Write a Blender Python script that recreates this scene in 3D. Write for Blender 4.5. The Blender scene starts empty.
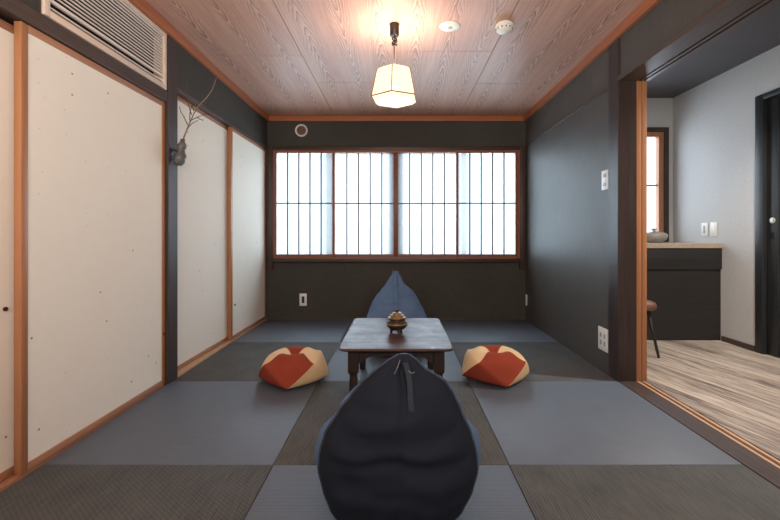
import bpy, bmesh, math, random
from mathutils import Vector, Matrix, noise
random.seed(7)
S = bpy.context.scene
COL = S.collection
PI = math.pi

# ------------------------------------------------------------------ materials
def lin(c):
    return tuple(((x/255)/12.92 if x/255 <= .04045 else (((x/255)+.055)/1.055)**2.4) for x in c)

class NT:
    def __init__(s, name):
        s.m = bpy.data.materials.new(name); s.m.use_nodes = True
        s.t = s.m.node_tree; s.t.nodes.clear()
        s.out = s.n('ShaderNodeOutputMaterial')
    def n(s, t, **kw):
        d = s.t.nodes.new(t)
        for k, v in kw.items(): setattr(d, k, v)
        return d
    def l(s, a, b): s.t.links.new(a, b)
    def math(s, op, a, b=None, c=None):
        d = s.n('ShaderNodeMath', operation=op)
        for i, v in enumerate((a, b, c)):
            if v is None: continue
            if isinstance(v, (int, float)): d.inputs[i].default_value = v
            else: s.l(v, d.inputs[i])
        return d.outputs[0]
    def coord(s, scale=(1, 1, 1), rot=(0, 0, 0)):
        tc = s.n('ShaderNodeTexCoord'); mp = s.n('ShaderNodeMapping')
        mp.inputs['Scale'].default_value = scale; mp.inputs['Rotation'].default_value = rot
        s.l(tc.outputs['Object'], mp.inputs['Vector']); return mp.outputs['Vector']
    def noise(s, vec, scale, detail=4, rough=.55, dist=0):
        d = s.n('ShaderNodeTexNoise'); d.inputs['Scale'].default_value = scale
        d.inputs['Detail'].default_value = detail; d.inputs['Roughness'].default_value = rough
        d.inputs['Distortion'].default_value = dist
        s.l(vec, d.inputs['Vector']); return d.outputs['Fac']
    def ramp(s, fac, stops):
        d = s.n('ShaderNodeValToRGB'); cr = d.color_ramp
        while len(cr.elements) < len(stops): cr.elements.new(.5)
        for e, (p, c) in zip(cr.elements, stops):
            e.position = p; e.color = (*c, 1)
        s.l(fac, d.inputs['Fac']); return d.outputs['Color']
    def mix(s, fac, a, b, mode='MIX'):
        d = s.n('ShaderNodeMix', data_type='RGBA', blend_type=mode)
        for i, v in ((0, fac), (6, a), (7, b)):
            if isinstance(v, (int, float)): d.inputs[i].default_value = v
            elif isinstance(v, tuple): d.inputs[i].default_value = (*v, 1)
            else: s.l(v, d.inputs[i])
        return d.outputs[2]
    def bsdf(s, color, rough=.6, spec=.5, metal=0, bump=None, bstr=.2, bdist=.01, coat=0, sheen=0):
        p = s.n('ShaderNodeBsdfPrincipled')
        if isinstance(color, tuple): p.inputs['Base Color'].default_value = (*color, 1)
        else: s.l(color, p.inputs['Base Color'])
        if isinstance(rough, (int, float)): p.inputs['Roughness'].default_value = rough
        else: s.l(rough, p.inputs['Roughness'])
        p.inputs['Specular IOR Level'].default_value = spec
        p.inputs['Metallic'].default_value = metal
        p.inputs['Coat Weight'].default_value = coat
        p.inputs['Sheen Weight'].default_value = sheen
        if bump is not None:
            b = s.n('ShaderNodeBump'); b.inputs['Strength'].default_value = bstr; b.inputs['Distance'].default_value = bdist
            s.l(bump, b.inputs['Height']); s.l(b.outputs[0], p.inputs['Normal'])
        s.l(p.outputs[0], s.out.inputs['Surface']); return p

def m_plain(name, c, rough=.5, spec=.5, metal=0, var=.12, scale=30):
    t = NT(name); c = lin(c); v = t.coord()
    f = t.noise(v, scale, 3)
    col = t.ramp(f, [(.3, tuple(x*(1-var) for x in c)), (.7, tuple(min(1, x*(1+var)) for x in c))])
    t.bsdf(col, rough, spec, metal, f, .05, .002); return t.m

def m_wood(name, c, axis='Z', rough=.45, contrast=.35, fine=60, spec=.4, bstr=.12):
    t = NT(name); c = lin(c)
    sc = {'X': (.05, 1, 1), 'Y': (1, .05, 1), 'Z': (1, 1, .05)}[axis]
    v = t.coord(sc)
    f1 = t.noise(v, fine, 5, .6, .3); f2 = t.noise(v, fine*.22, 3, .5, .8)
    f = t.math('ADD', t.math('MULTIPLY', f1, .6), t.math('MULTIPLY', f2, .4))
    col = t.ramp(f, [(.32, tuple(x*(1-contrast) for x in c)), (.5, c), (.68, tuple(min(1, x*(1+contrast)) for x in c))])
    t.bsdf(col, rough, spec, 0, f1, bstr, .002); return t.m

def m_cloth(name, c, var=.2, rough=.9, weave=900, bstr=.15, sheen=0):
    t = NT(name); c = lin(c); v = t.coord()
    f1 = t.noise(v, weave*.4, 2); f2 = t.noise(v, 9, 3)
    f = t.math('ADD', t.math('MULTIPLY', f1, .5), t.math('MULTIPLY', f2, .5))
    col = t.ramp(f, [(.3, tuple(x*(1-var) for x in c)), (.7, tuple(x*(1+var) for x in c))])
    t.bsdf(col, rough, .2, 0, f1, bstr, .002, sheen=sheen); return t.m

def m_tatami(name, c, axis, period, rough, contrast, spec):
    t = NT(name); c = lin(c); v = t.coord()
    sx = t.n('ShaderNodeSeparateXYZ'); t.l(v, sx.inputs[0])
    a, b = (sx.outputs[0], sx.outputs[1]) if axis == 'X' else (sx.outputs[1], sx.outputs[0])
    w1 = t.math('SINE', t.math('MULTIPLY', a, 2*PI/period))
    w2 = t.math('SINE', t.math('ADD', t.math('MULTIPLY', b, 2*PI/(period*1.6)), t.math('MULTIPLY', a, PI/period)))
    h = t.math('MULTIPLY', t.math('ADD', w1, t.math('MULTIPLY', w2, .6)), .5)
    sc = (1, .08, 1) if axis == 'X' else (.08, 1, 1)
    n1 = t.noise(t.coord(sc), 140, 3); n2 = t.noise(v, 5, 3)
    f = t.math('ADD', t.math('MULTIPLY', h, .22), t.math('ADD', t.math('MULTIPLY', n1, .6), t.math('MULTIPLY', n2, .4)))
    col = t.ramp(f, [(.2, tuple(x*(1-contrast) for x in c)), (.5, c), (.8, tuple(x*(1+contrast) for x in c))])
    t.bsdf(col, rough, spec, 0, h, .25, .003); return t.m

def m_ceiling():
    t = NT('ceiling_boards'); v = t.coord()
    sx = t.n('ShaderNodeSeparateXYZ'); t.l(v, sx.inputs[0]); x, y = sx.outputs[0], sx.outputs[1]
    per = .232
    xn = t.math('ADD', t.math('DIVIDE', x, per), 100.02)
    cell = t.math('FLOOR', xn)
    wig = t.math('MULTIPLY', t.math('SUBTRACT', t.noise(t.coord((1, .35, 1)), 2.2, 3), .5), .35)
    u = t.math('ADD', t.math('SUBTRACT', t.math('FRACT', xn), .5), wig)
    rnd = t.n('ShaderNodeTexWhiteNoise', noise_dimensions='1D'); t.l(cell, rnd.inputs['W'])
    ph = t.math('MULTIPLY', rnd.outputs['Value'], 7)
    sgn = t.math('SUBTRACT', t.math('MULTIPLY', t.math('GREATER_THAN', rnd.outputs['Value'], .4), 2), 1)
    nz = t.math('MULTIPLY', t.math('SUBTRACT', t.noise(t.coord((6, 1.2, 1)), 3.5, 4, .6), .5), 1.1)
    au = t.math('ABSOLUTE', u)
    para = t.math('MULTIPLY', t.math('POWER', au, 1.3), 9)
    f = t.math('ADD', t.math('ADD', t.math('MULTIPLY', t.math('MULTIPLY', y, sgn), 3.6), para), t.math('ADD', nz, ph))
    ring = t.math('FRACT', t.math('MULTIPLY', f, 1.9))
    ringd = t.math('POWER', ring, 3.0)
    # rings stand out along the heart of each board and fade to straight fine grain at its sides
    heart = t.math('MAXIMUM', t.math('SUBTRACT', 1, t.math('MULTIPLY', au, 2.2)), .12)
    fine = t.noise(t.coord((1, .02, 1)), 110, 4, .6)
    broad = t.noise(t.coord((1, .12, 1)), 7, 3)
    col = t.ramp(t.math('ADD', t.math('MULTIPLY', fine, .6), t.math('MULTIPLY', broad, .4)),
                 [(.3, lin((176, 128, 110))), (.5, lin((198, 152, 132))), (.7, lin((212, 172, 152)))])
    col = t.mix(t.math('MULTIPLY', t.math('MULTIPLY', ringd, heart), .78), col, lin((90, 50, 40)))
    edge = t.math('MULTIPLY', t.math('POWER', t.math('SUBTRACT', 1, ring), 5), heart)
    col = t.mix(t.math('MULTIPLY', edge, .6), col, lin((222, 196, 178)))
    t.bsdf(col, .42, .35, 0, fine, .06, .001); return t.m

def m_floorwood():
    t = NT('adjoining_floor_wood'); a = math.radians(15)
    v = t.coord((1, 1, 1), (0, 0, -a))
    sx = t.n('ShaderNodeSeparateXYZ'); t.l(v, sx.inputs[0]); x, y = sx.outputs[0], sx.outputs[1]
    xn = t.math('ADD', t.math('DIVIDE', x, .15), 50); cell = t.math('FLOOR', xn)
    rnd = t.n('ShaderNodeTexWhiteNoise', noise_dimensions='1D'); t.l(cell, rnd.inputs['W'])
    fr = t.math('FRACT', xn)
    mp = t.n('ShaderNodeMapping'); mp.inputs['Scale'].default_value = (1, .09, 1); t.l(v, mp.inputs['Vector'])
    ofs = t.n('ShaderNodeCombineXYZ'); t.l(t.math('MULTIPLY', rnd.outputs['Value'], 9), ofs.inputs[2])
    va = t.n('ShaderNodeVectorMath', operation='ADD'); t.l(mp.outputs[0], va.inputs[0]); t.l(ofs.outputs[0], va.inputs[1])
    g1 = t.noise(va.outputs[0], 14, 6, .65, 1.2); g2 = t.noise(va.outputs[0], 75, 4, .6)
    f = t.math('ADD', t.math('MULTIPLY', g1, .6), t.math('MULTIPLY', g2, .4))
    f = t.math('ADD', f, t.math('MULTIPLY', t.math('SUBTRACT', rnd.outputs['Value'], .5), .12))
    col = t.ramp(f, [(.33, lin((92, 82, 76))), (.45, lin((150, 138, 128))), (.58, lin((186, 174, 162))), (.74, lin((206, 196, 186)))])
    seam = t.math('LESS_THAN', t.math('ABSOLUTE', t.math('SUBTRACT', fr, .5)), .487)
    col = t.mix(seam, lin((96, 82, 72)), col)
    t.bsdf(col, .42, .4, 0, g2, .1, .002); return t.m

def m_wallpaper(name, c, rough, spec, vert=True):
    t = NT(name); c = lin(c)
    f1 = t.noise(t.coord((1, 1, .06)), 160, 3, .6); f2 = t.noise(t.coord((.06, .06, 1)), 260, 2); f3 = t.noise(t.coord(), 2.5, 3)
    f = t.math('ADD', t.math('MULTIPLY', f1, .5), t.math('ADD', t.math('MULTIPLY', f2, .25), t.math('MULTIPLY', f3, .25)))
    col = t.ramp(f, [(.34, tuple(x*.72 for x in c)), (.5, c), (.66, tuple(x*1.28 for x in c))])
    t.bsdf(col, rough, spec, 0, f, .35, .002); return t.m

def m_fusuma():
    t = NT('fusuma_paper'); v = t.coord()
    sx = t.n('ShaderNodeSeparateXYZ'); t.l(v, sx.inputs[0])
    cb = t.n('ShaderNodeCombineXYZ'); t.l(sx.outputs[1], cb.inputs[0]); t.l(sx.outputs[2], cb.inputs[1])
    def specks(scale, thr, keep):
        vo = t.n('ShaderNodeTexVoronoi', voronoi_dimensions='2D', feature='F1'); vo.inputs['Scale'].default_value = scale
        t.l(cb.outputs[0], vo.inputs['Vector'])
        sp = t.n('ShaderNodeSeparateColor'); t.l(vo.outputs['Color'], sp.inputs[0])
        near = t.math('LESS_THAN', vo.outputs['Distance'], thr)
        return t.math('MULTIPLY', near, t.math('GREATER_THAN', sp.outputs[0], keep)), sp.outputs[1]
    s1, r1 = specks(5, .023, .60); s2, r2 = specks(8, .024, .72)
    f = t.noise(v, 14, 4); g = t.noise(t.coord((1, .2, 1)), 120, 3)
    ff = t.math('ADD', t.math('MULTIPLY', f, .5), t.math('MULTIPLY', g, .5))
    col = t.ramp(ff, [(.25, lin((236, 228, 214))), (.75, lin((240, 233, 220)))])
    col = t.mix(t.math('MULTIPLY', s1, .85), col, lin((92, 72, 54)))
    col = t.mix(t.math('MULTIPLY', s2, .4), col, lin((150, 118, 88)))
    t.bsdf(col, .8, .2); return t.m

def m_shoji():
    t = NT('shoji_paper'); v = t.coord()
    f = t.noise(v, 40, 4)
    col = t.ramp(f, [(.3, (.86, .90, .93)), (.7, (.90, .93, .96))])
    tr = t.n('ShaderNodeBsdfTranslucent'); t.l(col, tr.inputs[0])
    tp = t.n('ShaderNodeBsdfTransparent'); t.l(col, tp.inputs[0])
    df = t.n('ShaderNodeBsdfDiffuse'); t.l(col, df.inputs[0])
    a = t.n('ShaderNodeMixShader'); a.inputs[0].default_value = .82; t.l(tr.outputs[0], a.inputs[1]); t.l(tp.outputs[0], a.inputs[2])
    b = t.n('ShaderNodeMixShader'); b.inputs[0].default_value = .08; t.l(a.outputs[0], b.inputs[1]); t.l(df.outputs[0], b.inputs[2])
    t.l(b.outputs[0], t.out.inputs['Surface']); return t.m

def m_glow(name, c, strength, transp=.35):
    t = NT(name); f = t.noise(t.coord(), 60, 3)
    e = t.n('ShaderNodeEmission'); e.inputs['Strength'].default_value = strength
    t.l(t.ramp(f, [(.3, tuple(x*.96 for x in c)), (.7, c)]), e.inputs['Color'])
    tp = t.n('ShaderNodeBsdfTransparent')
    mx = t.n('ShaderNodeMixShader'); mx.inputs[0].default_value = transp
    t.l(e.outputs[0], mx.inputs[1]); t.l(tp.outputs[0], mx.inputs[2])
    t.l(mx.outputs[0], t.out.inputs['Surface']); return t.m

def m_glass(name):
    t = NT(name); tp = t.n('ShaderNodeBsdfTransparent'); tp.inputs[0].default_value = (.93, .97, .98, 1)
    g = t.n('ShaderNodeBsdfGlossy'); g.inputs['Roughness'].default_value = .03
    mx = t.n('ShaderNodeMixShader'); mx.inputs[0].default_value = .06
    t.l(tp.outputs[0], mx.inputs[1]); t.l(g.outputs[0], mx.inputs[2]); t.l(mx.outputs[0], t.out.inputs['Surface']); return t.m

def m_tabletop():
    t = NT('dark_polished_table_wood'); v = t.coord((.06, 1, 1))
    f = t.noise(v, 40, 5, .6, .3); n = t.noise(t.coord(), 9, 4, .6)
    col = t.ramp(f, [(.32, lin((46, 30, 28))), (.5, lin((68, 46, 42))), (.68, lin((92, 64, 56)))])
    r = t.n('ShaderNodeMapRange'); r.inputs['From Min'].default_value = .35; r.inputs['From Max'].default_value = .65
    r.inputs['To Min'].default_value = .32; r.inputs['To Max'].default_value = .46
    t.l(n, r.inputs['Value'])
    t.bsdf(col, r.outputs[0], .2); return t.m

M = dict(
    ceiling=m_ceiling(),
    trim_orange_y=m_wood('cedar_moulding_long', (160, 94, 58), 'Y', .4, .2),
    trim_orange_x=m_wood('cedar_moulding_cross', (160, 94, 58), 'X', .4, .2),
    stile=m_wood('cedar_stile', (164, 112, 76), 'Z', .45, .18),
    rail=m_wood('cedar_rail', (170, 122, 94), 'Y', .45, .18),
    railx=m_wood('cedar_rail_cross', (132, 78, 54), 'X', .45, .22),
    stilex=m_wood('shoji_stile_wood', (126, 74, 50), 'Z', .45, .22),
    dark_z=m_wood('dark_post_wood', (62, 49, 45), 'Z', .58, .35),
    dark_y=m_wood('dark_beam_wood', (76, 62, 56), 'Y', .42, .35),
    dark_x=m_wood('dark_casing_wood', (62, 46, 40), 'X', .45, .35),
    red_z=m_wood('reddish_post_wood', (52, 40, 36), 'Z', .42, .4),
    sill=m_wood('dark_sill_wood', (72, 60, 58), 'Y', .4, .35),
    track=m_wood('pale_track_wood', (200, 160, 124), 'Y', .4, .15),
    wall=m_wallpaper('olive_dark_wallpaper', (66, 63, 58), .75, .25),
    wallr=m_wallpaper('dark_wallpaper_with_sheen', (76, 72, 67), .5, .35),
    adjwall=m_plain('pale_grey_plaster', (190, 190, 190), .85, .2, 0, .04, 40),
    adjceil=m_wood('dark_ceiling_boards', (74, 70, 72), 'X', .5, .12),
    adjfloor=m_floorwood(),
    mat_lit=m_tatami('tatami_weave_across_lit', (92, 101, 113), 'Y', .0075, .5, .16, .45),  # bluish light caught by this weave direction is put into the colour
    mat_unlit=m_tatami('tatami_weave_along_unlit', (82, 82, 80), 'X', .011, .75, .5, .25),  # same mats, duller light off the turned weave put into the colour
    fusuma=m_fusuma(), shoji=m_shoji(), glass=m_glass('window_glass'),
    kumiko=m_wood('lattice_wood', (70, 60, 56), 'Z', .5, .2),
    alu=m_plain('aluminium_sash', (120, 122, 128), .4, .5, .3),
    white_plastic=m_plain('white_plastic', (222, 220, 214), .35, .5, 0, .03),
    grey_plastic=m_plain('grey_plastic', (150, 148, 142), .4, .5, 0, .05),
    black_plastic=m_plain('dark_plastic', (32, 30, 30), .4, .5, 0, .1),
    beige_frame=m_wood('pale_grille_frame', (218, 196, 178), 'Y', .5, .08),
    slat=m_wood('pale_grille_slats', (226, 214, 204), 'Y', .5, .06),
    recess=m_plain('dark_recess', (26, 25, 26), .8, .2),
    black=m_plain('black_fitting', (30, 26, 24), .4, .5),
    cord=m_plain('dark_cord', (36, 26, 22), .6),
    lampframe=m_wood('lamp_rib_wood', (150, 98, 50), 'Z', .5, .2),
    table=m_tabletop(),
    tableleg=m_wood('dark_table_leg_wood', (46, 33, 29), 'Z', .35, .4),
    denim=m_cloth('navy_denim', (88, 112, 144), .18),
    denim_shaded=m_cloth('shaded_navy_denim', (26, 31, 41), .14),  # same denim darkened: shade of the unlit back put into the colour
    piping=m_cloth('navy_piping', (58, 66, 80), .15),
    strap=m_cloth('dark_webbing', (44, 48, 56), .15),
    tie=m_cloth('pale_tie_cord', (120, 120, 118), .1),
    red=m_cloth('rust_red_cloth', (140, 60, 42), .1),
    cream=m_cloth('cream_cloth', (224, 192, 148), .08),
    bronze=m_plain('aged_bronze', (78, 62, 47), .42, .5, .6, .3, 60),
    gold=m_plain('gilt_bronze', (150, 122, 90), .5, .5, .5, .15, 60),
    gourd=m_plain('dark_grey_gourd', (92, 89, 87), .45, .5, 0, .3, 25),
    twig=m_wood('bare_twig_bark', (92, 74, 60), 'Z', .7, .3),
    twigp=m_wood('pale_twig_bark', (132, 112, 92), 'Z', .7, .25),
    counter_top=m_plain('speckled_beige_stone', (160, 144, 128), .4, .5, 0, .3, 120),
    cabinet=m_wood('charcoal_cabinet_wood', (36, 34, 33), 'X', .5, .25),
    ceramic=m_plain('grey_glazed_ceramic', (150, 146, 138), .3, .5, 0, .15, 40),
    leather=m_plain('brown_leather', (104, 72, 60), .45, .5, 0, .12, 80),
    black_door=m_wood('black_stained_door_wood', (40, 42, 44), 'Z', .45, .45, 40),
    metal=m_plain('brushed_nickel', (200, 198, 192), .3, .5, .6, .05),
    tin=m_plain('bronze_pull', (84, 64, 48), .4, .5, .6, .1),
)

# ------------------------------------------------------------------ mesh helpers
def box(bm, x0, x1, y0, y1, z0, z1, bev=0):
    vs = [bm.verts.new((x, y, z)) for z in (z0, z1) for y in (y0, y1) for x in (x0, x1)]
    fs = [bm.faces.new([vs[i] for i in f]) for f in
          ((0, 2, 3, 1), (4, 5, 7, 6), (0, 1, 5, 4), (2, 6, 7, 3), (0, 4, 6, 2), (1, 3, 7, 5))]
    if bev:
        es = {e for f in fs for e in f.edges}
        bmesh.ops.bevel(bm, geom=list(es), offset=bev, segments=2, profile=.5, affect='EDGES')
    return bm
def B(*boxes, bev=0):
    bm = bmesh.new()
    for b in boxes: box(bm, *b, bev=bev)
    return bm
def loft(bm, rings, close=True, cap=True):
    R = [[bm.verts.new(p) for p in r] for r in rings]
    n = len(R[0])
    for a, b in zip(R, R[1:]):
        for i in range(n if close else n-1):
            j = (i+1) % n
            bm.faces.new((a[i], a[j], b[j], b[i]))
    if cap and close:
        for r, rev in ((R[0], True), (R[-1], False)):
            if len(set(v.co.to_tuple(6) for v in r)) > 2: bm.faces.new(r[::-1] if rev else r)
    return R
def lathe(bm, prof, c=(0, 0, 0), n=32, sx=1, sy=1, axis='Z'):
    rings = []
    for r, z in prof:
        r = max(r, .0004)
        ring = []
        for i in range(n):
            a = 2*PI*i/n; p = (r*math.cos(a)*sx, r*math.sin(a)*sy, z)
            if axis == 'Y': p = (p[0], -p[2], p[1])
            if axis == 'X': p = (p[2], p[0], p[1])
            if axis == '-X': p = (-p[2], p[0], p[1])
            if axis == '-Z': p = (p[0], p[1], -p[2])
            ring.append((c[0]+p[0], c[1]+p[1], c[2]+p[2]))
        rings.append(ring)
    loft(bm, rings); return bm
def tube(bm, pts, r, n=8):
    pts = [Vector(p) for p in pts]; rings = []
    rr = r if isinstance(r, (list, tuple)) else [r]*len(pts)
    t0 = (pts[1]-pts[0]).normalized()
    up = Vector((0, 0, 1)) if abs(t0.z) < .9 else Vector((1, 0, 0))
    u = t0.cross(up).normalized()
    for i, p in enumerate(pts):
        t = (pts[min(i+1, len(pts)-1)]-pts[max(i-1, 0)]).normalized()
        u = (u - t*u.dot(t)).normalized(); v = t.cross(u)
        rings.append([tuple(p+(u*math.cos(2*PI*k/n)+v*math.sin(2*PI*k/n))*rr[i]) for k in range(n)])
    loft(bm, rings); return bm
def world(o):
    p = Vector(o.location)
    while o.parent: o = o.parent; p += Vector(o.location)
    return p
def obj(name, bm, mat, parent=None, smooth=False, local=False, loc=None, label=None):
    if parent is not None and not local: bmesh.ops.translate(bm, verts=bm.verts, vec=-world(parent))
    if parent is None and loc is not None: bmesh.ops.translate(bm, verts=bm.verts, vec=-Vector(loc))
    bmesh.ops.recalc_face_normals(bm, faces=bm.faces)
    me = bpy.data.meshes.new(name); bm.to_mesh(me); bm.free()
    for m in (mat if isinstance(mat, list) else [mat]): me.materials.append(m)
    if smooth:
        for p in me.polygons: p.use_smooth = True
        if smooth != 'all': me.set_sharp_from_angle(angle=math.radians(smooth if smooth is not True else 40))
    o = bpy.data.objects.new(name, me); COL.objects.link(o)
    if parent is not None: o.parent = parent
    elif loc is not None: o.location = loc
    if label: o['label'] = label
    return o
def tag(o, label, cat, group=None, kind=None):
    o['label'] = label; o['category'] = cat
    if group: o['group'] = group
    if kind: o['kind'] = kind
    return o
def thing(name, label, cat, loc=(0, 0, 0), group=None, kind=None):
    o = bpy.data.objects.new(name, None); COL.objects.link(o); o.location = loc; o.empty_display_size = .05
    return tag(o, label, cat, group, kind)
def struct(name, bm, mat, label, cat, smooth=False):
    return tag(obj(name, bm, mat, smooth=smooth), label, cat, kind='structure')

# ------------------------------------------------------------------ dimensions
XL, XR, YB, ZC = -1.44, 1.405, 4.512, 2.24
YF = -1.0

# ------------------------------------------------------------------ shell of the tatami room
struct('floor', B((-1.75, 1.40, YF, YB+.1, -.10, -.03)), M['recess'], 'dark subfloor under the tatami mats', 'floor')
ceil = B((-1.75, 1.40, YF, YB+.12, ZC+.012, ZC+.08))
cx = [-1.44, -.70, -.005, .675, 1.40]
cuts = [[-1., 1.2, 3.0, YB], [-1., .3, 1.6, 3.52, YB], [-1., .9, 2.93, YB], [-1., 1.7, 3.55, YB]]
for i in range(4):
    for a, b in zip(cuts[i], cuts[i][1:]):
        box(ceil, cx[i]+.002, cx[i+1]-.002, a+.0025, b-.0025, ZC, ZC+.02)
struct('ceiling', ceil, M['ceiling'], 'pinkish brown wooden board ceiling with cathedral grain and fine seams', 'ceiling')
struct('wall_back', B((-1.75, 1.51, YB, YB+.10, -.03, .66), (-1.75, 1.51, YB, YB+.10, 1.86, ZC+.1),
                      (-1.75, -1.385, YB, YB+.10, .66, 1.86), (1.345, 1.51, YB, YB+.10, .66, 1.86)), M['wall'],
       'dark olive papered wall around the paper-screen window', 'wall')
struct('wall_right', B((XR, 1.51, 2.718, YB, -.03, 2.40), (XR, 1.585, YF, 2.596, 1.945, 2.40)), M['wallr'],
       'dark grey papered wall right of the table, continuing over the wide opening', 'wall')
struct('wall_left', B((-1.75, -1.62, YF, YB, -.03, 2.30), (-1.62, XL, YF, 1.652, 1.826, ZC+.05), (-1.62, XL, 2.664, YB, 1.894, ZC+.05),
                      (-1.62, -1.53, 1.652, 2.55, 1.826, 1.84)), M['wall'],
       'dark papered wall above the sliding paper panels', 'wall')
struct('wall_front', B((-1.75, 3.0, YF-.1, YF, -.03, 2.40)), M['adjwall'], 'pale wall behind the viewpoint', 'wall')

# cornice mouldings
zt0, zt1 = 2.176, 2.238
struct('trim_1', B((XL, XL+.03, YF, YB, zt0, zt1), bev=.004), M['trim_orange_y'], 'orange cedar cornice along the top of the left wall', 'moulding')
struct('trim_2', B((XR-.03, XR, YF, YB, zt0, zt1), bev=.004), M['trim_orange_y'], 'orange cedar cornice along the top of the right wall', 'moulding')
struct('trim_3', B((XL+.03, XR-.03, YB-.03, YB, zt0, zt1), bev=.004), M['trim_orange_x'], 'orange cedar cornice above the window wall', 'moulding')
# posts
struct('trim_4', B((-1.62, -1.430, 2.552, 2.662, -.03, zt0-.001), bev=.003), M['dark_z'], 'dark wooden post between the left sliding panels', 'post')
pr = struct('trim_5', B((XR-.012, 1.512, 2.598, 2.716, -.03, zt0-.001), bev=.003), M['red_z'], 'dark reddish wooden post at the edge of the right opening', 'post')
# lintels
struct('trim_6', B((-1.62, -1.434, YF, 2.551, 1.755, 1.822), (-1.62, -1.58, YF, 2.551, 1.74, 1.755), bev=.002), M['dark_y'], 'dark lintel beam over the near left sliding panels', 'lintel')
struct('trim_7', B((-1.62, -1.436, 2.663, YB, 1.872, 1.893), bev=.002), M['dark_y'], 'thin dark lintel over the far left sliding panels', 'lintel')
struct('trim_8', B((XR-.012, 1.513, YF, 2.597, 1.905, 1.94), (1.527, 1.545, YF, 2.597, 1.905, 1.94), (1.559, 1.585, YF, 2.597, 1.905, 1.94),
                   (1.50, 1.585, YF, 2.597, 1.93, 1.944)), M['dark_y'], 'dark grooved lintel over the right opening', 'lintel')
struct('trim_9', B((XR-.014, XR, 2.717, YB-.05, 1.90, 1.936), bev=.003), M['sill'], 'dark picture rail along the right wall', 'rail')
# sills
struct('trim_10', B((1.402, 1.515, YF, 2.597, -.03, .002)), M['sill'], 'dark wooden threshold of the right opening', 'threshold')
struct('trim_14', B((1.515, 1.58, YF, 2.597, -.03, -.004)), M['sill'], 'dark base between the pale sliding tracks of the right opening', 'track')
struct('trim_11', B((1.516, 1.529, YF, 2.597, -.004, .003), (1.552, 1.565, YF, 2.597, -.004, .003)), M['track'],
       'pale twin sliding tracks beside the grey wooden floor', 'track')
struct('trim_12', B((-1.62, -1.452, YF, 2.551, -.03, .004)), M['rail'], 'wooden floor track under the near left panels', 'track')
struct('trim_13', B((-1.62, -1.442, 2.663, YB, -.03, .012)), M['track'], 'wooden floor track under the far left panels', 'track')
struct('baseboard_back', B((XL, XR, YB-.008, YB, 0, .014)), M['sill'], 'thin baseboard strip below the window wall', 'baseboard')

# ------------------------------------------------------------------ tatami mats
xs = [XL, -.505, .45, 1.400]; ys = [.71, 1.66, 2.61, 3.562, YB-.009]
loc_txt = [
 ['dark brown-grey tatami mat in the near left corner of the floor', 'pale grey tatami mat under the near navy bean bag, its front part out of frame', 'dark brown-grey tatami mat in the near right corner beside the threshold'],
 ['pale blue-grey tatami mat in front of the left cushion', 'dark tatami mat between the near bean bag and the table legs', 'pale blue-grey tatami mat in front of the right cushion by the opening'],
 ['dark tatami mat behind the left cushion, beside the left post', 'blue-grey tatami mat directly under the low table', 'dark tatami mat behind the right cushion, beside the right wall outlet'],
 ['blue-grey tatami mat in the far left corner below the wall outlet', 'dark tatami mat under the far bean bag', 'blue-grey tatami mat in the far right corner of the floor']]
for r in range(4):
    for c in range(3):
        lightm = (r+c) % 2 == 1
        x0, x1, y0, y1 = xs[c]+.0012, xs[c+1]-.0012, ys[r]+.0012, ys[r+1]-.0012
        m = obj('tatami_mat', B((x0, x1, y0, y1, -.03, 0), bev=.003), M['mat_lit' if lightm else 'mat_unlit'], loc=((x0+x1)/2, (y0+y1)/2, -.03), smooth=True)
        tag(m, loc_txt[r][c], 'tatami mat', 'half-size tatami mats')

# ------------------------------------------------------------------ sliding paper panels (left)
def fusuma(n, x, y0, y1, z0, z1, label, pull=None, sw=.029):
    t = thing('door_%d' % n, label, 'sliding panel', (x-.015, (y0+y1)/2, z0), kind='structure')
    xb = x-.03
    for a, b in ((y0, y0+sw), (y1-sw, y1)):
        obj('stile', B((xb, x, a, b, z0, z1), bev=.002), M['stile'], t, smooth=True)
    obj('rail', B((xb, x, y0+sw, y1-sw, z0, z0+.032), bev=.002), M['rail'], t, smooth=True)
    obj('rail', B((xb, x, y0+sw, y1-sw, z1-.03, z1), bev=.002), M['rail'], t, smooth=True)
    obj('paper', B((xb+.006, x-.005, y0+sw, y1-sw, z0+.032, z1-.03)), M['fusuma'], t)
    if pull:
        bm = bmesh.new(); lathe(bm, [(.0, -.002), (.0085, -.002), (.0085, .003), (.006, .004), (.005, .001), (0, .001)], (x, pull[0], pull[1]), 16, axis='X')
        obj('finger_pull', bm, M['tin'], t, smooth=True)
fusuma(1, -1.484, .66, 1.655, .006, 1.738, 'sliding paper panel at the far left edge, tucked behind its neighbour', (1.55, .65))
fusuma(2, -1.447, 1.575, 2.549, .006, 1.753, 'near cream sliding paper panel below the louvred grille', (2.53, .32))
fusuma(3, -1.483, 2.667, 3.61, .014, 1.870, 'cream sliding paper panel just beyond the post with the gourd vase')
fusuma(4, -1.447, 3.555, 4.495, .014, 1.870, 'far cream sliding paper panel in the window corner', (3.64, .31), .034)

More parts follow.
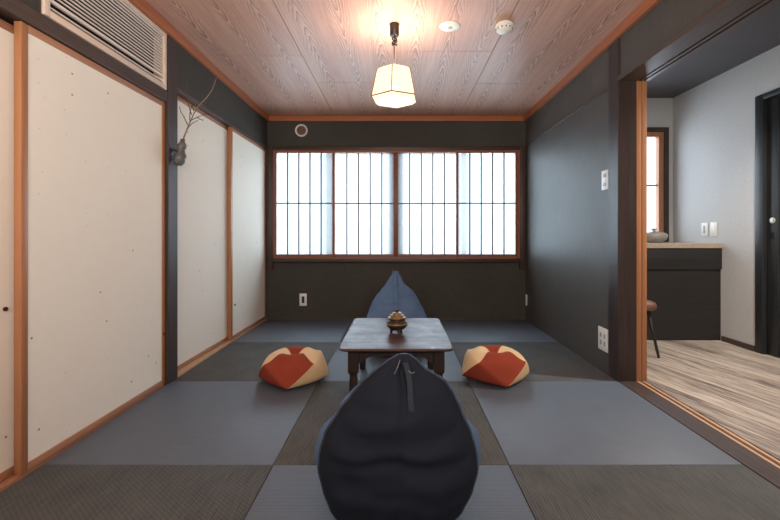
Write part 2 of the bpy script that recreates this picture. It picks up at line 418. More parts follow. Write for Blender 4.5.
# ------------------------------------------------------------------ window with paper screens
w = thing('window_1', 'wide four-panel paper-screen window glowing white with daylight', 'window', (-.02, YB, .63), kind='structure')
cs = B((-1.436, -1.366, YB-.045, YB, .551, 1.902), (1.333, 1.399, YB-.045, YB, .551, 1.902),
       (-1.366, 1.333, YB-.04, YB+.0, 1.857, 1.902), bev=.003)
obj('casing', cs, M['dark_x'], w, smooth=True)
obj('sill', B((-1.366, 1.333, YB-.055, YB+.06, .633, .672), bev=.003), M['dark_x'], w, smooth=True)
fr = B((-1.366, -1.338, YB-.03, YB+.06, .677, 1.856), (1.305, 1.333, YB-.03, YB+.06, .677, 1.856),
       (-1.338, 1.305, YB-.03, YB+.06, 1.832, 1.856), (-1.338, 1.305, YB-.03, YB+.06, .672, .692))
obj('track_frame', fr, M['railx'], w)
def shoji(x0, x1, y, ls, rs):
    z0, z1 = .693, 1.831
    p = B((x0, x0+ls, y, y+.024, z0, z1), (x1-rs, x1, y, y+.024, z0, z1), bev=.0015)
    box(p, x0+ls, x1-rs, y, y+.024, z0, .719); box(p, x0+ls, x1-rs, y, y+.024, 1.828, z1)
    p = obj('shoji_panel', p, M['stilex'], w, smooth=True)
    bm = bmesh.new(); a, b = x0+ls, x1-rs
    for i in range(1, 5):
        xx = a+(b-a)*i/5; box(bm, xx-.0068, xx+.0068, y+.002, y+.014, .719, 1.828)
    box(bm, a, b, y+.005, y+.013, 1.271, 1.284)
    obj('lattice', bm, M['kumiko'], p)
    obj('paper', B((a, b, y+.0145, y+.0155, .719, 1.828)), M['shoji'], p)
shoji(-1.337, -.694, YB-.026, .006, .026)
shoji(-.718, -.024, YB+.002, .026, .026)
shoji(-.024, .664, YB+.002, .026, .026)
shoji(.636, 1.304, YB-.026, .026, .018)
# outer sliding sash whose frames show faintly through the paper
sash = bmesh.new()
for a, b in ((-1.385, -1.345), (-.80, -.735), (-.10, -.028), (-.022, .055), (.705, .76), (1.30, 1.345)):
    box(sash, a, b, YB+.065, YB+.095, .66, 1.86)
box(sash, -1.385, 1.345, YB+.065, YB+.095, .66, .70); box(sash, -1.385, 1.345, YB+.065, YB+.095, 1.84, 1.86)
sash = obj('outer_sash', sash, M['alu'], w)
obj('pane', B((-1.385, 1.345, YB+.078, YB+.082, .70, 1.84)), M['glass'], sash)

# ------------------------------------------------------------------ fittings on walls and ceiling
def plate_y(name, label, x, z, wd, ht, holes, group=None):      # on the back wall
    t = thing(name, label, 'outlet', (x, YB, z-ht/2))
    obj('cover_plate', B((x-wd/2, x+wd/2, YB-.008, YB, z-ht/2, z+ht/2), bev=.002), M['white_plastic'], t, smooth=True)
    s = B((x-.014, x+.014, YB-.010, YB-.006, z-.036, z+.036))
    obj('socket', s, M['black_plastic'], t)
    return t
plate_y('wall_outlet', 'small white wall outlet low on the window wall, left of the far bean bag', -1.043, .219, .08, .135, 1)
def plate_x(name, label, cat, x, y, z, wd, ht, parts, sgn):
    # sgn -1: faces -X (on a wall whose face is at x)
    t = thing(name, label, cat, (x, y, z-ht/2))
    obj('cover_plate', B((x-.008, x, y-wd/2, y+wd/2, z-ht/2, z+ht/2), bev=.002), M['white_plastic'], t, smooth=True)
    for (pn, dy, dz, w_, h_, mk, dep) in parts:
        obj(pn, B((x-.008-dep, x-.006, y+dy-w_/2, y+dy+w_/2, z+dz-h_/2, z+dz+h_/2), bev=.001), M[mk], t, smooth=True)
    return t
plate_x('wall_outlet', 'narrow white wall outlet in the far right corner below the window', 'outlet', XR, 4.48, .22, .044, .12, [('socket', 0, 0, .02, .07, 'grey_plastic', .001)], -1)
plate_x('wall_outlet', 'white double wall outlet low on the right wall beside the post', 'outlet', XR, 2.80, .219, .128, .155,
        [('socket', dy, dz, .022, .03, 'grey_plastic', .001) for dy in (-.026, .026) for dz in (-.026, .026)], -1)
plate_x('light_switch', 'white light switch high on the right wall beside the post', 'light switch', XR, 2.771, 1.302, .088, .132,
        [('rocker', 0, dz, .04, .024, 'grey_plastic' if dz else 'white_plastic', .002) for dz in (-.03, 0, .03)], -1)
# round speaker grille on the window wall
t = thing('round_vent', 'round perforated grille with pale rim on the window wall above the left window panel', 'vent', (-1.062, YB, 2.01))
bm = bmesh.new(); lathe(bm, [(.05, 0), (.069, 0), (.069, .012), (.062, .018), (.055, .014), (.05, .008)], (-1.062, YB, 2.079), 36, axis='Y')
obj('rim', bm, M['white_plastic'], t, smooth=True)
bm = bmesh.new(); lathe(bm, [(.055, .0), (.055, .008), (0, .012)], (-1.062, YB, 2.079), 36, axis='Y')
for i in range(1, 5):
    for k in range(6*i):
        a = 2*PI*k/(6*i); r = .0115*i
        lathe(bm, [(0.0032, .006), (.0032, .0135), (0, .014)], (-1.062+r*math.cos(a), YB, 2.079+r*math.sin(a)), 6, axis='Y')
obj('perforated_face', bm, M['leather'], t, smooth=True)

# louvred grille (left, above near panels)
gy0, gy1, gz0, gz1 = 1.662, 2.540, 1.8265, 2.175
t = thing('louvred_grille', 'pale louvred grille set high in the left wall above the sliding panels', 'grille', (-1.45, (gy0+gy1)/2, gz0))
obj('frame', B((-1.50, -1.432, gy0, gy0+.028, gz0, gz1), (-1.50, -1.432, gy1-.024, gy1, gz0, gz1),
               (-1.50, -1.432, gy0+.028, gy1-.024, gz0, gz0+.03), (-1.50, -1.432, gy0+.028, gy1-.024, gz1-.022, gz1), bev=.002), M['beige_frame'], t, smooth=True)
bm = bmesh.new()
zz = gz0+.052
box(bm, -1.448, -1.436, gy0+.028, gy1-.024, gz0+.068, gz0+.082)
box(bm, -1.450, -1.442, gy0+.028, gy1-.024, gz0+.044, gz0+.050)
i = 0
while True:
    z = gz0+.098+i*.0182
    if z > gz1-.028: break
    box(bm, -1.446, -1.441, gy0+.028, gy1-.024, z, z+.0068); i += 1
obj('slats', bm, M['slat'], t)
obj('mullion', B((-1.464, -1.456, 2.115, 2.130, gz0+.03, gz1-.022)), M['recess'], t)
obj('recess_box', B((-1.52, -1.51, gy0, gy1, gz0, gz1+.03)), M['recess'], t)

# gourd vase and branch
gx, gyy = -1.392, 2.60
t = thing('gourd_vase', 'dark grey gourd-shaped hanging vase on the left post', 'vase', (gx, gyy, 1.37))
bm = bmesh.new()
prof = [(0, 0), (.018, .002), (.031, .018), (.036, .04), (.034, .062), (.025, .08), (.019, .088), (.021, .097), (.026, .112), (.026, .128), (.019, .142), (.013, .15), (.012, .168), (.009, .168), (.008, .155)]
rings = []
for r, z in prof:
    r = max(r, .0005); rings.append([(gx+.028*z/.17+1.08*r*math.cos(2*PI*k/28), gyy+1.08*r*math.sin(2*PI*k/28), 1.37+z) for k in range(28)])
loft(bm, rings); obj('gourd_body', bm, M['gourd'], t, smooth='all')
bm = bmesh.new()
tube(bm, [(-1.43, gyy-.012, 1.475), (-1.42, gyy-.03, 1.465), (gx-.01, gyy-.026, 1.458), (gx+.034, gyy-.012, 1.459), (gx+.036, gyy+.012, 1.459), (gx, gyy+.028, 1.458), (-1.43, gyy+.015, 1.475)], .0025, 6)
tube(bm, [(-1.428, gyy-.012, 1.47), (-1.425, gyy-.03, 1.43), (gx-.02, gyy-.034, 1.405), (gx+.02, gyy-.034, 1.40)], .0025, 6)
obj('hanging_cord', bm, M['cord'], t, smooth='all')
def pp(px, py, dy=0):       # a point of the branch plane, metres
    return (-2.5035+px*.00629, gyy+dy, .93+(235-py)*.00629)
base = (gx+.028, gyy, 1.50)
t = thing('dry_branch', 'bare thin branch with small buds standing in the gourd vase', 'branch', base)
bm = bmesh.new()
tube(bm, [base, pp(182, 137), pp(187, 122, .01), pp(191, 112, .015), pp(196, 103, .02), pp(204, 95, .02), pp(210, 88, .01), pp(213.5, 81, 0), pp(215.7, 75, 0)],
     [.0055, .005, .0044, .0038, .0034, .003, .0026, .0022, .0015], 6)
obj('main_stem', bm, M['twigp'], t, smooth='all')
tw = [[(188, 119), (190, 112, -.02), (193, 104, -.03), (196, 99, -.03)], [(186, 124), (184, 117, -.02), (181.5, 112, -.03), (180.5, 108, -.03)],
      [(188, 120), (193, 115, .03), (199, 112, .04), (204, 110.5, .05)], [(190, 114), (187.5, 105, -.01), (187, 95, -.02), (186.8, 82, -.02)],
      [(185, 128), (190, 122, .01), (194, 119, .02)], [(192, 110), (190, 103, 0), (185, 99, 0)], [(193, 115, .03), (196, 117, .03), (199, 118, .03)], [(194, 106, .02), (199, 103, .03), (203, 99, .03)]]
for k, pts in enumerate(tw):
    bm = bmesh.new(); P = [pp(*p) for p in pts]
    tube(bm, P, [.0030-.0005*i for i in range(len(P))], 5)
    for p in P[1:]: lathe(bm, [(0, -.004), (.0035, 0), (0, .006)], p, 6)
    obj('twig', bm, M['twig'], t, smooth='all')

# pendant lamp
lx, ly = -.022, 2.55
t = thing('pendant_lamp', 'hexagonal paper pendant lamp glowing warm white over the table', 'lamp', (lx, ly, 1.77))
bm = bmesh.new(); lathe(bm, [(0, 2.168), (.026, 2.168), (.029, 2.172), (.029, 2.236), (.031, 2.238), (.031, ZC), (0, ZC)], (lx, ly, 0), 28)
obj('ceiling_cap', bm, M['black'], t, smooth=True)
bm = bmesh.new(); tube(bm, [(lx, ly, 2.17), (lx+.002, ly, 2.15), (lx-.002, ly, 2.10), (lx, ly, 1.95)], .004, 8)
for k in range(3):     # the cord is looped into a knot
    rr = .014; cz = 2.112+.018*k
    tube(bm, [(lx+rr*math.cos(a), ly+rr*.7*math.sin(a), cz+.006*math.sin(a+k*2)) for a in [2*PI*i/14 for i in range(15)]], .005, 6)
obj('cord', bm, M['cord'], t, smooth='all')
rot0 = -PI/2-math.radians(6)
def hexring(R, z): return [(lx+R*math.cos(rot0+k*PI/3), ly+R*math.sin(rot0+k*PI/3), z) for k in range(6)]
prof = [(.150, 1.776), (.144, 1.808), (.130, 1.87), (.120, 1.918), (.112, 1.944), (.094, 1.957), (.07, 1.962)]
bm = bmesh.new()
loft(bm, [hexring(R, z) for R, z in [(.125, 1.758)]+prof], cap=False)
shade = obj('shade', bm, m_glow('lamp_paper', (1.0, .80, .50), 1.55, .12), t)
bm = bmesh.new(); bm.faces.new([bm.verts.new(p) for p in hexring(.125, 1.758)])
obj('diffuser', bm, m_glow('lamp_diffuser', (1.0, .86, .62), 1.7, .12), t)
bm = bmesh.new()
for k in range(6):
    pts = [hexring(R+.002, z)[k] for R, z in prof]
    tube(bm, pts, .0032, 6)
hr = hexring(.151, 1.776)
for k in range(6): tube(bm, [hr[k], hr[(k+1) % 6]], .0036, 6)
for R, z in ((.07, 1.962),):
    hr = hexring(R, z)
    for k in range(6): tube(bm, [hr[k], hr[(k+1) % 6]], .003, 6)
obj('ribs', bm, M['lampframe'], t)
bm = bmesh.new(); lathe(bm, [(0, 1.82), (.02, 1.826), (.028, 1.84), (.022, 1.86), (.012, 1.865), (.012, 1.872), (0, 1.873)], (lx, ly, 0), 16)
obj('bulb', bm, m_glow('bulb_glow', (1, .8, .5), 6, .0), t, smooth='all')

# ceiling disc and smoke detector
t = thing('ceiling_downlight', 'flat white round ceiling disc right of the pendant lamp', 'ceiling fitting', (.326, 2.572, ZC-.012))
bm = bmesh.new(); lathe(bm, [(0, .010), (.056, .009), (.064, .004), (.065, 0)], (.326, 2.572, ZC), 40, axis='-Z')
obj('disc', bm, M['white_plastic'], t, smooth=True)
bm = bmesh.new(); lathe(bm, [(0, .014), (.014, .013), (.018, .009)], (.326, 2.572, ZC), 20, axis='-Z')
obj('centre_lens', bm, M['grey_plastic'], t, smooth=True)
sx_, sy_ = .660, 2.55
t = thing('smoke_detector', 'small domed white smoke detector on the ceiling, right of the flat disc', 'smoke detector', (sx_, sy_, ZC-.05))
bm = bmesh.new(); lathe(bm, [(.05, 0), (.053, .004), (.053, .018), (.047, .021)], (sx_, sy_, ZC), 36, axis='-Z')
obj('base', bm, M['white_plastic'], t, smooth=True)
bm = bmesh.new(); lathe(bm, [(.044, .019), (.05, .026), (.049, .038), (.038, .048), (.02, .052), (0, .053)], (sx_, sy_, ZC), 36, axis='-Z')
obj('dome', bm, M['white_plastic'], t, smooth=True)
bm = bmesh.new()
for k in range(12):
    a = 2*PI*k/12; c = (sx_+.0478*math.cos(a), sy_+.0478*math.sin(a))
    box(bm, c[0]-.004, c[0]+.004, c[1]-.004, c[1]+.004, ZC-.037, ZC-.029)
obj('vent_slot', bm, M['black_plastic'], t)

# ------------------------------------------------------------------ low table
tx, yf, yb, zt = -.010, 2.158, 2.965, .33
hw = .306
t = thing('low_table', 'low dark polished wooden table with rounded corners on the tatami', 'table', (tx, (yf+yb)/2, 0))
def roundrect(x0, x1, y0, y1, r, z, n=6):
    P = []
    for cxx, cyy, a0 in ((x1-r, y1-r, 0), (x0+r, y1-r, PI/2), (x0+r, y0+r, PI), (x1-r, y0+r, 1.5*PI)):
        for k in range(n+1):
            a = a0+PI/2*k/n; P.append((cxx+r*math.cos(a), cyy+r*math.sin(a), z))
    return P
bm = bmesh.new()
loft(bm, [roundrect(tx-hw+i, tx+hw-i, yf+i, yb-i, .03, z) for i, z in ((.006, zt-.016), (.002, zt-.013), (0, zt-.008), (.001, zt-.003), (.004, zt))])
obj('tabletop', bm, M['table'], t, smooth=30)
lxs = (tx-.235, tx+.235); lys = (yf+.10, yb-.12)
for X in lxs:
    for Y in lys:
        bm = bmesh.new()
        loft(bm, [roundrect(X-h, X+h, Y-h, Y+h, .004, z, 2) for h, z in
             ((.017, 0), (.019, .004), (.021, .06), (.022, .12), (.0205, .148), (.019, .158), (.021, .168), (.0285, .182), (.029, .19), (.029, zt-.016))])
        obj('leg', bm, M['tableleg'], t, smooth=35)
def apron(horizontal, a0, a1, c):
    bm = bmesh.new(); n = 28; front = []; back = []
    top = zt-.016
    for i in range(n+1):
        s = i/n; e = min(s, 1-s)*2*abs(a1-a0)/2
        zb = top-.085+.038*min(1, max(0, (e-.02)/.05))**.6
        a = a0+(a1-a0)*s
        front.append((a, zb)); 
    for d in (-.011, .011):
        pass
    rows = []
    for d in (-.011, .011):
        lo = [bm.verts.new((a, c+d, z) if horizontal else (c+d, a, z)) for a, z in front]
        hi = [bm.verts.new((a, c+d, top) if horizontal else (c+d, a, top)) for a, z in front]
        rows.append((lo, hi))
    for lo, hi in rows:
        for i in range(n): bm.faces.new((lo[i], lo[i+1], hi[i+1], hi[i]))
    for i in range(n):
        bm.faces.new((rows[0][0][i], rows[0][0][i+1], rows[1][0][i+1], rows[1][0][i]))
        bm.faces.new((rows[0][1][i], rows[0][1][i+1], rows[1][1][i+1], rows[1][1][i]))
    return bm
for Y in lys: obj('apron', apron(True, lxs[0]+.0285, lxs[1]-.0285, Y), M['tableleg'], t)
for X in lxs: obj('apron', apron(False, lys[0]+.0285, lys[1]-.0285, X), M['tableleg'], t)

# incense burner
bx, by, bz = -.006, 2.515, zt
t = thing('incense_burner', 'small bronze tripod incense burner with tiered lid standing on the table', 'incense burner', (bx, by, bz))
bm = bmesh.new(); lathe(bm, [(0, .016), (.026, .018), (.048, .029), (.061, .043), (.067, .058), (.064, .069), (.054, .077), (.048, .080), (.048, .085), (.056, .088), (.056, .092), (.046, .092), (.044, .08), (0, .078)], (bx, by, bz), 40)
obj('bowl', bm, M['bronze'], t, smooth='all')
bm = bmesh.new(); lathe(bm, [(.0645, .0545), (.0685, .057), (.0685, .0605), (.0645, .063)], (bx, by, bz), 40)
obj('gilt_band', bm, M['gold'], t, smooth=True)
for k in range(3):
    a = -PI/2+.35+k*2*PI/3; d = Vector((math.cos(a), math.sin(a), 0)); o = Vector((bx, by, bz))
    bm = bmesh.new(); tube(bm, [o+d*.032+Vector((0, 0, .034)), o+d*.036+Vector((0, 0, .022)), o+d*.033+Vector((0, 0, .011)), o+d*.037+Vector((0, 0, .004)), o+d*.038], [.015, .014, .010, .009, .010], 10)
    obj('foot', bm, M['bronze'], t, smooth='all')
bm = bmesh.new(); lathe(bm, [(.044, .090), (.052, .093), (.052, .097), (.043, .100), (.038, .1), (.038, .106), (.042, .107), (.042, .111), (.033, .114), (.026, .114), (.026, .119), (.029, .120), (.029, .123), (.02, .126), (0, .127)], (bx, by, bz), 36)
lid = obj('lid', bm, M['gold'], t, smooth=35)
bm = bmesh.new(); lathe(bm, [(.012, .124), (.008, .128), (.012, .133), (.011, .139), (.005, .143), (0, .144)], (bx, by, bz), 16)
lathe(bm, [(0, -.006), (.006, 0), (0, .006)], (bx+.012, by, bz+.137), 8)
obj('knob', bm, M['bronze'], lid, smooth='all')

# ------------------------------------------------------------------ bean bag chairs
def interp(tab, z):
    if z <= tab[0][0]: return tab[0][1:]
    for a, b in zip(tab, tab[1:]):
        if z <= b[0]:
            s = (z-a[0])/(b[0]-a[0]); s = s*s*(3-2*s)*.35+s*.65
            return tuple(p+(q-p)*s for p, q in zip(a[1:], b[1:]))
    return tab[-1][1:]
def bean_bag(label, origin, sgn, tab, seed):
    """tab rows: z, x left, x right, rim y, bulge of the back panel, depth of the seat, half-width gain of the seat
       sgn +1: back panel looks towards -Y; sgn -1: turned round."""
    ox, oy, oz = origin
    t = thing('bean_bag_chair', label, 'bean bag chair', origin)
    zs = [tab[0][0]+(tab[-1][0]-tab[0][0])*i/56 for i in range(57)]
    def wr(x, y, z, amp):
        p = Vector((x*5+seed, y*5, z*15)); q = Vector((x*13+seed, y*13, z*26+3))
        return amp*noise.noise(p)+amp*.4*noise.noise(q)
    rim = {-1: [], 1: []}
    rb, rf = [], []
    ztop = tab[-1][0]
    for z in zs:
        xl, xr, yr, bu, de, ga = interp(tab, z)
        cx_, w_ = (xl+xr)/2, (xr-xl)/2
        fade = min(1, (ztop-z)/.12+.15)
        A = []
        for i in range(41):
            s = -1+2*i/40; e = max(0, 1-abs(s)**2.3)**.62
            x = cx_+w_*s; y = yr-bu*e
            y += .008*math.exp(-((x-cx_)/.007)**2)*min(1, bu/.05)          # centre seam sinks in
            y += wr(x, y, z, .020)*e*fade
            dz = ztop-z; ang = math.atan2(x-cx_, dz+.02)          # gathers run down from the tied tip
            y += .011*math.sin(ang*11+seed)*math.exp(-dz/.13)*min(1, dz/.04)*e**.5
            y -= .012*math.exp(-((dz-.27-.25*(x-cx_)**2)/.02)**2)*e - .010*math.exp(-((dz-.30-.25*(x-cx_)**2)/.02)**2)*e   # a sagging fold
            A.append((ox+x, oy+sgn*y, oz+z))
        rb.append(A)
        A = []
        for i in range(45):
            th = PI*i/44; sn = math.sin(th)
            x = cx_-(w_+ga*sn**.7)*math.cos(th); y = yr+de*sn**.85
            y += (.028*math.exp(-((x-cx_)/.018)**2))*fade*(1 if z > .2 else 0)   # ridge on the front of the backrest
            d = wr(x+3, y, z, .018)*sn*fade
            dz = ztop-z
            d += .010*math.sin(math.atan2(x-cx_, dz+.02)*9+seed)*math.exp(-dz/.16)*min(1, dz/.04)*sn
            A.append((ox+x-d*math.cos(th), oy+sgn*(y+d*sn), oz+z))
        rf.append(A)
        rim[-1].append((ox+xl, oy+sgn*yr, oz+z)); rim[1].append((ox+xr, oy+sgn*yr, oz+z))
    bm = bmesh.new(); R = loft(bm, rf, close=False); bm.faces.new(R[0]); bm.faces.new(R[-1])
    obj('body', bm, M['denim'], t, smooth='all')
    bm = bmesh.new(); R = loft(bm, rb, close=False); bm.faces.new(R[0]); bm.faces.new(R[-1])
    obj('back_panel', bm, M['denim_shaded'], t, smooth='all')
    bm = bmesh.new()
    for k in (-1, 1): tube(bm, rim[k][3:], .0042, 6)
    obj('piping', bm, M['piping'], t, smooth='all')
    return t, interp
# z, xl, xr, rim y, back bulge, seat depth, seat gain      (origin at x 0, y 1.45)
near = [(0, -.16, .155, -.13, .03, .36, .03), (.02, -.19, .18, -.14, .06, .40, .05), (.055, -.214, .205, -.145, .09, .43, .09), (.12, -.236, .235, -.15, .115, .45, .12), (.185, -.252, .252, -.15, .125, .44, .125), (.225, -.250, .250, -.15, .125, .41, .11),
        (.25, -.246, .246, -.15, .125, .36, .085), (.30, -.232, .232, -.15, .12, .22, .02), (.38, -.184, .197, -.155, .11, .13, .026),
        (.428, -.146, .176, -.16, .095, .10, .024), (.470, -.112, .150, -.165, .075, .075, .014), (.495, -.085, .115, -.168, .06, .06, 0), (.511, -.066, .084, -.17, .05, .05, 0), (.538, -.034, .062, -.175, .035, .035, 0), (.552, -.012, .046, -.178, .024, .024, 0), (.561, .004, .032, -.18, .01, .01, 0)]
b1, _ = bean_bag('near navy bean bag chair seen from behind, in front of the low table', (0, 1.45, 0), 1, near, 1.3)
# strap tail and tie on the near bag
bm = bmesh.new(); pts = []
for i in range(12):
    s = i/11; z = .545-.125*s; xl, xr, yr, bu, de, ga = interp(near, z)
    pts.append((.022+.022*s+.004*math.sin(s*5), 1.45+yr-bu-.010+.002*math.sin(s*9), z))
loft(bm, [[(p[0]-.008, p[1], p[2]), (p[0]+.008, p[1], p[2]), (p[0]+.008, p[1]+.004, p[2]), (p[0]-.008, p[1]+.004, p[2])] for p in pts])
obj('strap', bm, M['strap'], b1, smooth=True)
bm = bmesh.new()
tube(bm, [(-.012, 1.223, .515), (-.006, 1.222, .525), (.0, 1.228, .538), (.006, 1.24, .552)], .0011, 6)
obj('tie_cord', bm, M['tie'], b1, smooth='all')
bm = bmesh.new()
tube(bm, [(.03, 1.222, .525), (.042, 1.220, .518), (.05, 1.222, .522)], .0011, 6)
obj('tie_cord', bm, M['tie'], b1, smooth='all')
far = [(0, -.20, .20, -.05, .04, .30, .03), (.03, -.235, .235, -.06, .08, .36, .05), (.10, -.275, .280, -.06, .10, .41, .04), (.17, -.265, .285, -.05, .10, .40, .02),
       (.232, -.244, .265, -.04, .09, .26, 0), (.30, -.217, .244, -.03, .08, .14, 0), (.358, -.185, .219, -.02, .07, .11, 0), (.417, -.155, .185, -.01, .06, .09, 0),
       (.459, -.126, .150, 0, .05, .075, 0), (.526, -.050, .100, .0, .035, .05, 0), (.568, -.030, .074, 0, .025, .035, 0), (.605, -.008, .046, 0, .015, .02, 0), (.628, .0, .022, 0, .006, .008, 0)]
# facing the viewer: mirror left/right
far = [(z, -xr, -xl, y, b, d, g) for z, xl, xr, y, b, d, g in far]
b2, _ = bean_bag('far blue-grey bean bag chair facing the viewer behind the low table', (0, 3.43, 0), -1, far, 8.1)
bm = bmesh.new()
tube(bm, [(-.012, 3.425, .618), (-.03, 3.42, .632), (-.046, 3.42, .628), (-.046, 3.42, .61), (-.032, 3.42, .604)], .003, 6)
obj('loop', bm, M['tie'], b2, smooth='all')

# ------------------------------------------------------------------ four-petal cushions
def cushion(label, loc, rot):
    t = thing('floor_cushion', label, 'cushion', loc, 'four-petal floor cushions'); t.rotation_euler.z = rot; t.scale = (.94, .94, 1.1)
    top_r, bot_r = .226, .246
    T = [Vector((top_r*math.cos(a), top_r*math.sin(a), .134)) for a in (-.75*PI, -.25*PI, .25*PI, .75*PI)]
    Bt = [Vector((bot_r*math.cos(a), bot_r*math.sin(a), .014)) for a in (-PI, -PI/2, 0, PI/2)]
    ct, cb = Vector((0, 0, .150)), Vector((0, 0, .003))
    N = 22
    def patch(bm, a, b, c, puff, key):
        n = (b-a).cross(c-a).normalized(); mid = (a+b+c)/3
        if n.dot(mid-Vector((0, 0, .085))) < 0: n = -n
        V = {}
        for i in range(N+1):
            for j in range(N+1-i):
                u, v = i/N, j/N; w = 1-u-v
                p = a*w+b*u+c*v
                V[i, j] = bm.verts.new(p)
        for i in range(N):
            for j in range(N-i):
                bm.faces.new((V[i, j], V[i+1, j], V[i, j+1]))
                if i+j < N-1: bm.faces.new((V[i+1, j], V[i+1, j+1], V[i, j+1]))
    C0 = Vector((0, 0, .078))
    def puffit(co):
        # round the faceted solid a little towards a pillow, keep the tuft at the centre of the top
        d = co-C0
        r = math.hypot(co.x, co.y)
        s = (((d.x/.242)**2+(d.y/.242)**2) + (abs(d.z)/.080)**4)**.5
        target = C0+d/max(s, 1e-4)
        out = co.lerp(target, .32)
        if d.z > 0:
            out.z += .022*math.exp(-((r-.10)/.055)**2) - .050*math.exp(-(r/.034)**2)
        out.z = max(out.z, .003)
        return out
    for k in range(4):
        m = M['red'] if k % 2 == 0 else M['cream']
        bm = bmesh.new()
        t0, t1 = T[k], T[(k+1) % 4]; b0, b1_ = Bt[k], Bt[(k+1) % 4]
        # Bt[k] sits left of the side k, Bt[k+1] under its middle
        patch(bm, ct, t0, t1, 0, k); patch(bm, t0, b1_, t1, 0, k); patch(bm, t0, b0, b1_, 0, k); patch(bm, cb, b0, b1_, 0, k)
        bmesh.ops.remove_doubles(bm, verts=bm.verts, dist=1e-5)
        for v in bm.verts: v.co = puffit(v.co)
        for it in range(3):
            bmesh.ops.smooth_vert(bm, verts=[v for v in bm.verts if not v.is_boundary], factor=.5, use_axis_x=True, use_axis_y=True, use_axis_z=True)
        obj('red_petal' if k % 2 == 0 else 'cream_petal', bm, m, t, smooth='all', local=True)
    return t
cushion('red and cream four-petal floor cushion left of the low table', (-.668, 2.635, 0), math.radians(3))
cushion('red and cream four-petal floor cushion right of the low table', (.634, 2.672, 0), math.radians(4))

# ------------------------------------------------------------------ doors pushed back into the right wall
for n, x0, lab in ((5, 1.5145, 'orange-edged sliding panel pushed back beside the right post, nearer track'), (6, 1.549, 'orange-edged sliding panel pushed back beside the right post, farther track')):
    t = thing('door_%d' % n, lab, 'sliding panel', (x0+.016, 3.06, .004), kind='structure')
    yy = 2.602
    obj('stile', B((x0, x0+.031, yy, yy+.03, .004, 1.93), bev=.002), M['trim_orange_y' if False else 'stile'], t, smooth=True)
    obj('stile', B((x0, x0+.031, 3.49, 3.52, .004, 1.93), bev=.002), M['stile'], t, smooth=True)
    obj('paper', B((x0+.006, x0+.025, yy+.03, 3.49, .004, 1.93)), M['fusuma'], t)

# ------------------------------------------------------------------ adjoining room
AX, AY, AZ = 2.85, 4.25, 2.35
struct('floor_adjoining', B((1.58, AX+.1, YF, AY, -.05, 0)), M['adjfloor'], 'grey washed wooden floor of the adjoining room', 'floor')
struct('ceiling_adjoining', B((1.585, AX+.1, YF, AY+.1, AZ, AZ+.05)), M['adjceil'], 'dark ceiling of the adjoining room', 'ceiling')
struct('wall_adjoining_right', B((AX, AX+.1, 3.262, AY+.1, -.05, AZ), (AX, AX+.1, YF, 2.20, -.05, AZ), (AX, AX+.1, 2.20, 3.262, 2.03, AZ)), M['adjwall'], 'pale grey wall at the right of the adjoining room', 'wall')
wx0, wx1, wz0, wz1 = 1.78, 2.695, .93, 1.945
struct('wall_adjoining_back', B((1.51, AX, AY, AY+.1, -.05, wz0-.06), (1.51, AX, AY, AY+.1, wz1+.05, AZ), (1.51, wx0-.05, AY, AY+.1, wz0-.06, wz1+.05), (wx1+.05, AX, AY, AY+.1, wz0-.06, wz1+.05)),
       M['adjwall'], 'pale wall behind the counter of the adjoining room', 'wall')
w2 = thing('window_2', 'narrow bright paper-screen window above the counter in the adjoining room', 'window', (2.24, AY, wz0), kind='structure')
o_, d_ = .052, .098
obj('casing', B((wx1+.052, wx1+.098, AY-.025, AY, wz0-.074, wz1+.095), (wx0-.098, wx0-.052, AY-.025, AY, wz0-.074, wz1+.095), (wx0-.052, wx1+.052, AY-.025, AY, wz1+.052, wz1+.095)), M['dark_z'], w2)
obj('track_frame', B((wx1+.001, wx1+.052, AY-.012, AY+.05, wz0-.05, wz1+.05), (wx0-.052, wx0-.001, AY-.012, AY+.05, wz0-.05, wz1+.05), (wx0-.001, wx1+.001, AY-.012, AY+.05, wz1, wz1+.05), (wx0-.001, wx1+.001, AY-.012, AY+.05, wz0-.05, wz0)), M['stile'], w2)
obj('lattice', B((wx0, wx1, AY+.02, AY+.034, 1.44, 1.454), (2.20, 2.212, AY+.02, AY+.034, wz0, wz1), (2.45, 2.457, AY+.02, AY+.034, wz0, wz1)), M['kumiko'], w2)
obj('paper', B((wx0, wx1, AY+.035, AY+.036, wz0, wz1)), M['shoji'], w2)
struct('baseboard_adjoining', B((AX-.012, AX, 3.27, 3.60, 0, .045)), M['dark_y'], 'dark baseboard below the pale wall beside the dark door', 'baseboard')
# counter
t = thing('counter_cabinet', 'charcoal wooden counter cabinet below the pale stone worktop', 'cabinet', (2.2, 3.9, 0))
obj('carcass', B((1.62, AX-.001, 3.62, AY-.001, 0.0, .814)), M['cabinet'], t)
obj('apron_board', B((1.62, AX-.003, 3.602, 3.62, .63, .814), bev=.002), M['cabinet'], t, smooth=True)
tag(obj('worktop', B((1.60, AX-.001, 3.59, AY-.001, .8145, .855), bev=.003), M['counter_top'], loc=(2.2, 3.9, .8145)), 'speckled beige stone worktop on the charcoal cabinet', 'worktop')
px_, py_ = 2.435, 3.90
t = thing('ceramic_pot', 'squat grey lidded ceramic pot on the worktop by the bright window', 'pot', (px_, py_, .855))
bm = bmesh.new(); lathe(bm, [(0, 0), (.065, 0), (.07, .006), (.098, .030), (.112, .058), (.110, .078), (.096, .092), (.088, .094), (.086, .088), (0, .08)], (px_, py_, .855), 40)
obj('bowl', bm, M['ceramic'], t, smooth='all')
bm = bmesh.new(); lathe(bm, [(.085, .09), (.088, .096), (.06, .104), (.025, .110), (0, .111)], (px_, py_, .855), 36)
l2 = obj('lid', bm, M['ceramic'], t, smooth='all')
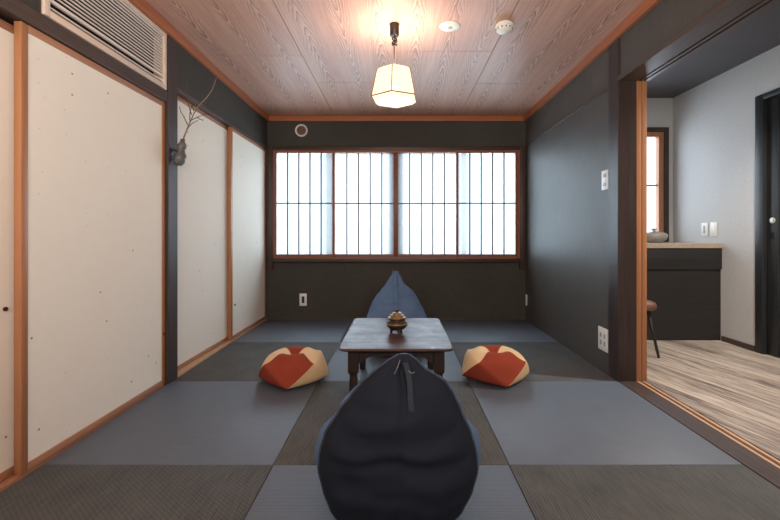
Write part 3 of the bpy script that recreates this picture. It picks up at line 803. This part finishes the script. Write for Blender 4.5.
bm = bmesh.new(); lathe(bm, [(.014, .109), (.012, .118), (.026, .128), (.024, .136), (0, .138)], (px_, py_, .855), 20)
obj('knob', bm, M['ceramic'], l2, smooth='all')
# stool
sx0, sy0 = 1.79, 3.24
t = thing('stool', 'brown leather stool with thin dark splayed legs, mostly hidden by the post', 'stool', (sx0, sy0, 0))
bm = bmesh.new()
loft(bm, [roundrect(sx0-.166+i, sx0+.166-i, sy0-.17+i, sy0+.17-i, .05, z) for i, z in ((.012, .358), (.0, .368), (-.004, .395), (.002, .415), (.02, .427), (.06, .431))])
obj('seat', bm, M['leather'], t, smooth='all')
for a in (-1, 1):
    for b in (-1, 1):
        bm = bmesh.new(); tube(bm, [(sx0+a*.115, sy0+b*.115, .36), (sx0+a*.182, sy0+b*.14, 0)], [.014, .0095], 10)
        obj('leg', bm, M['black'], t, smooth='all')
# switches
plate_x('wall_outlet', 'small white wall outlet above the worktop, left one of the pair', 'outlet', AX, 3.805, .982, .075, .122, [('socket', 0, 0, .026, .07, 'grey_plastic', .001)], -1)
plate_x('light_switch', 'white light switch above the worktop, right one of the pair', 'light switch', AX, 3.695, .982, .078, .125, [('rocker', 0, 0, .045, .08, 'white_plastic', .003)], -1)
# dark door at the right
t = thing('door_7', 'black stained wooden sliding door in a dark frame at the right edge', 'door', (AX, 2.75, 0), kind='structure')
obj('door_frame', B((AX-.012, AX+.1, 3.19, 3.26, 0, 2.028), (AX-.012, AX+.1, 2.20, 3.19, 1.985, 2.028), bev=.002), M['black_door'], t, smooth=True)
dl = B((AX+.03, AX+.065, 2.22, 3.10, .008, 1.98))
obj('leaf', dl, M['black_door'], t)
st = obj('stile', B((AX+.02, AX+.07, 3.095, 3.187, .008, 1.98), bev=.002), M['black_door'], t, smooth=True)
bm = bmesh.new(); lathe(bm, [(0, -.005), (.024, -.005), (.024, .005), (.018, .008), (0, .007)], (AX+.02, 3.14, 1.04), 24, axis='-X')
obj('round_lock', bm, M['metal'], st, smooth=True)
obj('finger_slot', B((AX+.017, AX+.022, 3.128, 3.152, .90, .95)), M['recess'], st)

# ------------------------------------------------------------------ lights
def area(name, loc, rot, sx, sy, e, c, spread=None):
    L = bpy.data.lights.new(name, 'AREA'); L.shape = 'RECTANGLE'; L.size = sx; L.size_y = sy; L.energy = e; L.color = c
    if spread: L.spread = spread
    o = bpy.data.objects.new(name, L); COL.objects.link(o); o.location = loc; o.rotation_euler = rot; return o
area('daylight', (.7, 5.35, 1.35), (-PI/2, 0, 0), 5.6, 2.4, 345, (.86, .93, 1.0))
L = bpy.data.lights.new('lamp_bulb', 'POINT'); L.energy = 20; L.color = (1, .80, .62); L.shadow_soft_size = .05
o = bpy.data.objects.new('lamp_bulb', L); COL.objects.link(o); o.location = (lx, ly, 1.93)
L = bpy.data.lights.new('adjoining_downlight', 'SPOT'); L.energy = 200; L.color = (1, .91, .81); L.spot_size = math.radians(125); L.spot_blend = .8; L.shadow_soft_size = .06
o = bpy.data.objects.new('adjoining_downlight', L); COL.objects.link(o); o.location = (2.45, 2.3, 2.33)
area('room_fill', (0, -.7, 1.45), (math.radians(128), 0, 0), 2.2, .8, 88, (1, .93, .85))
W = bpy.data.worlds.new('sky'); W.use_nodes = True; S.world = W
bg = W.node_tree.nodes['Background']; bg.inputs[0].default_value = (.75, .88, 1, 1); bg.inputs[1].default_value = .6

# ------------------------------------------------------------------ camera
cam = bpy.data.cameras.new('camera'); co = bpy.data.objects.new('camera', cam); COL.objects.link(co)
co.location = (0, 0, .93); co.rotation_euler = (PI/2, 0, 0)
cam.sensor_width = 36; cam.lens = 410/780*36
cam.shift_x = -8/780; cam.shift_y = -25/780; cam.clip_start = .05
S.camera = co
S.view_settings.view_transform = 'Standard'
S.view_settings.exposure = .18
S.cycles.use_denoising = True
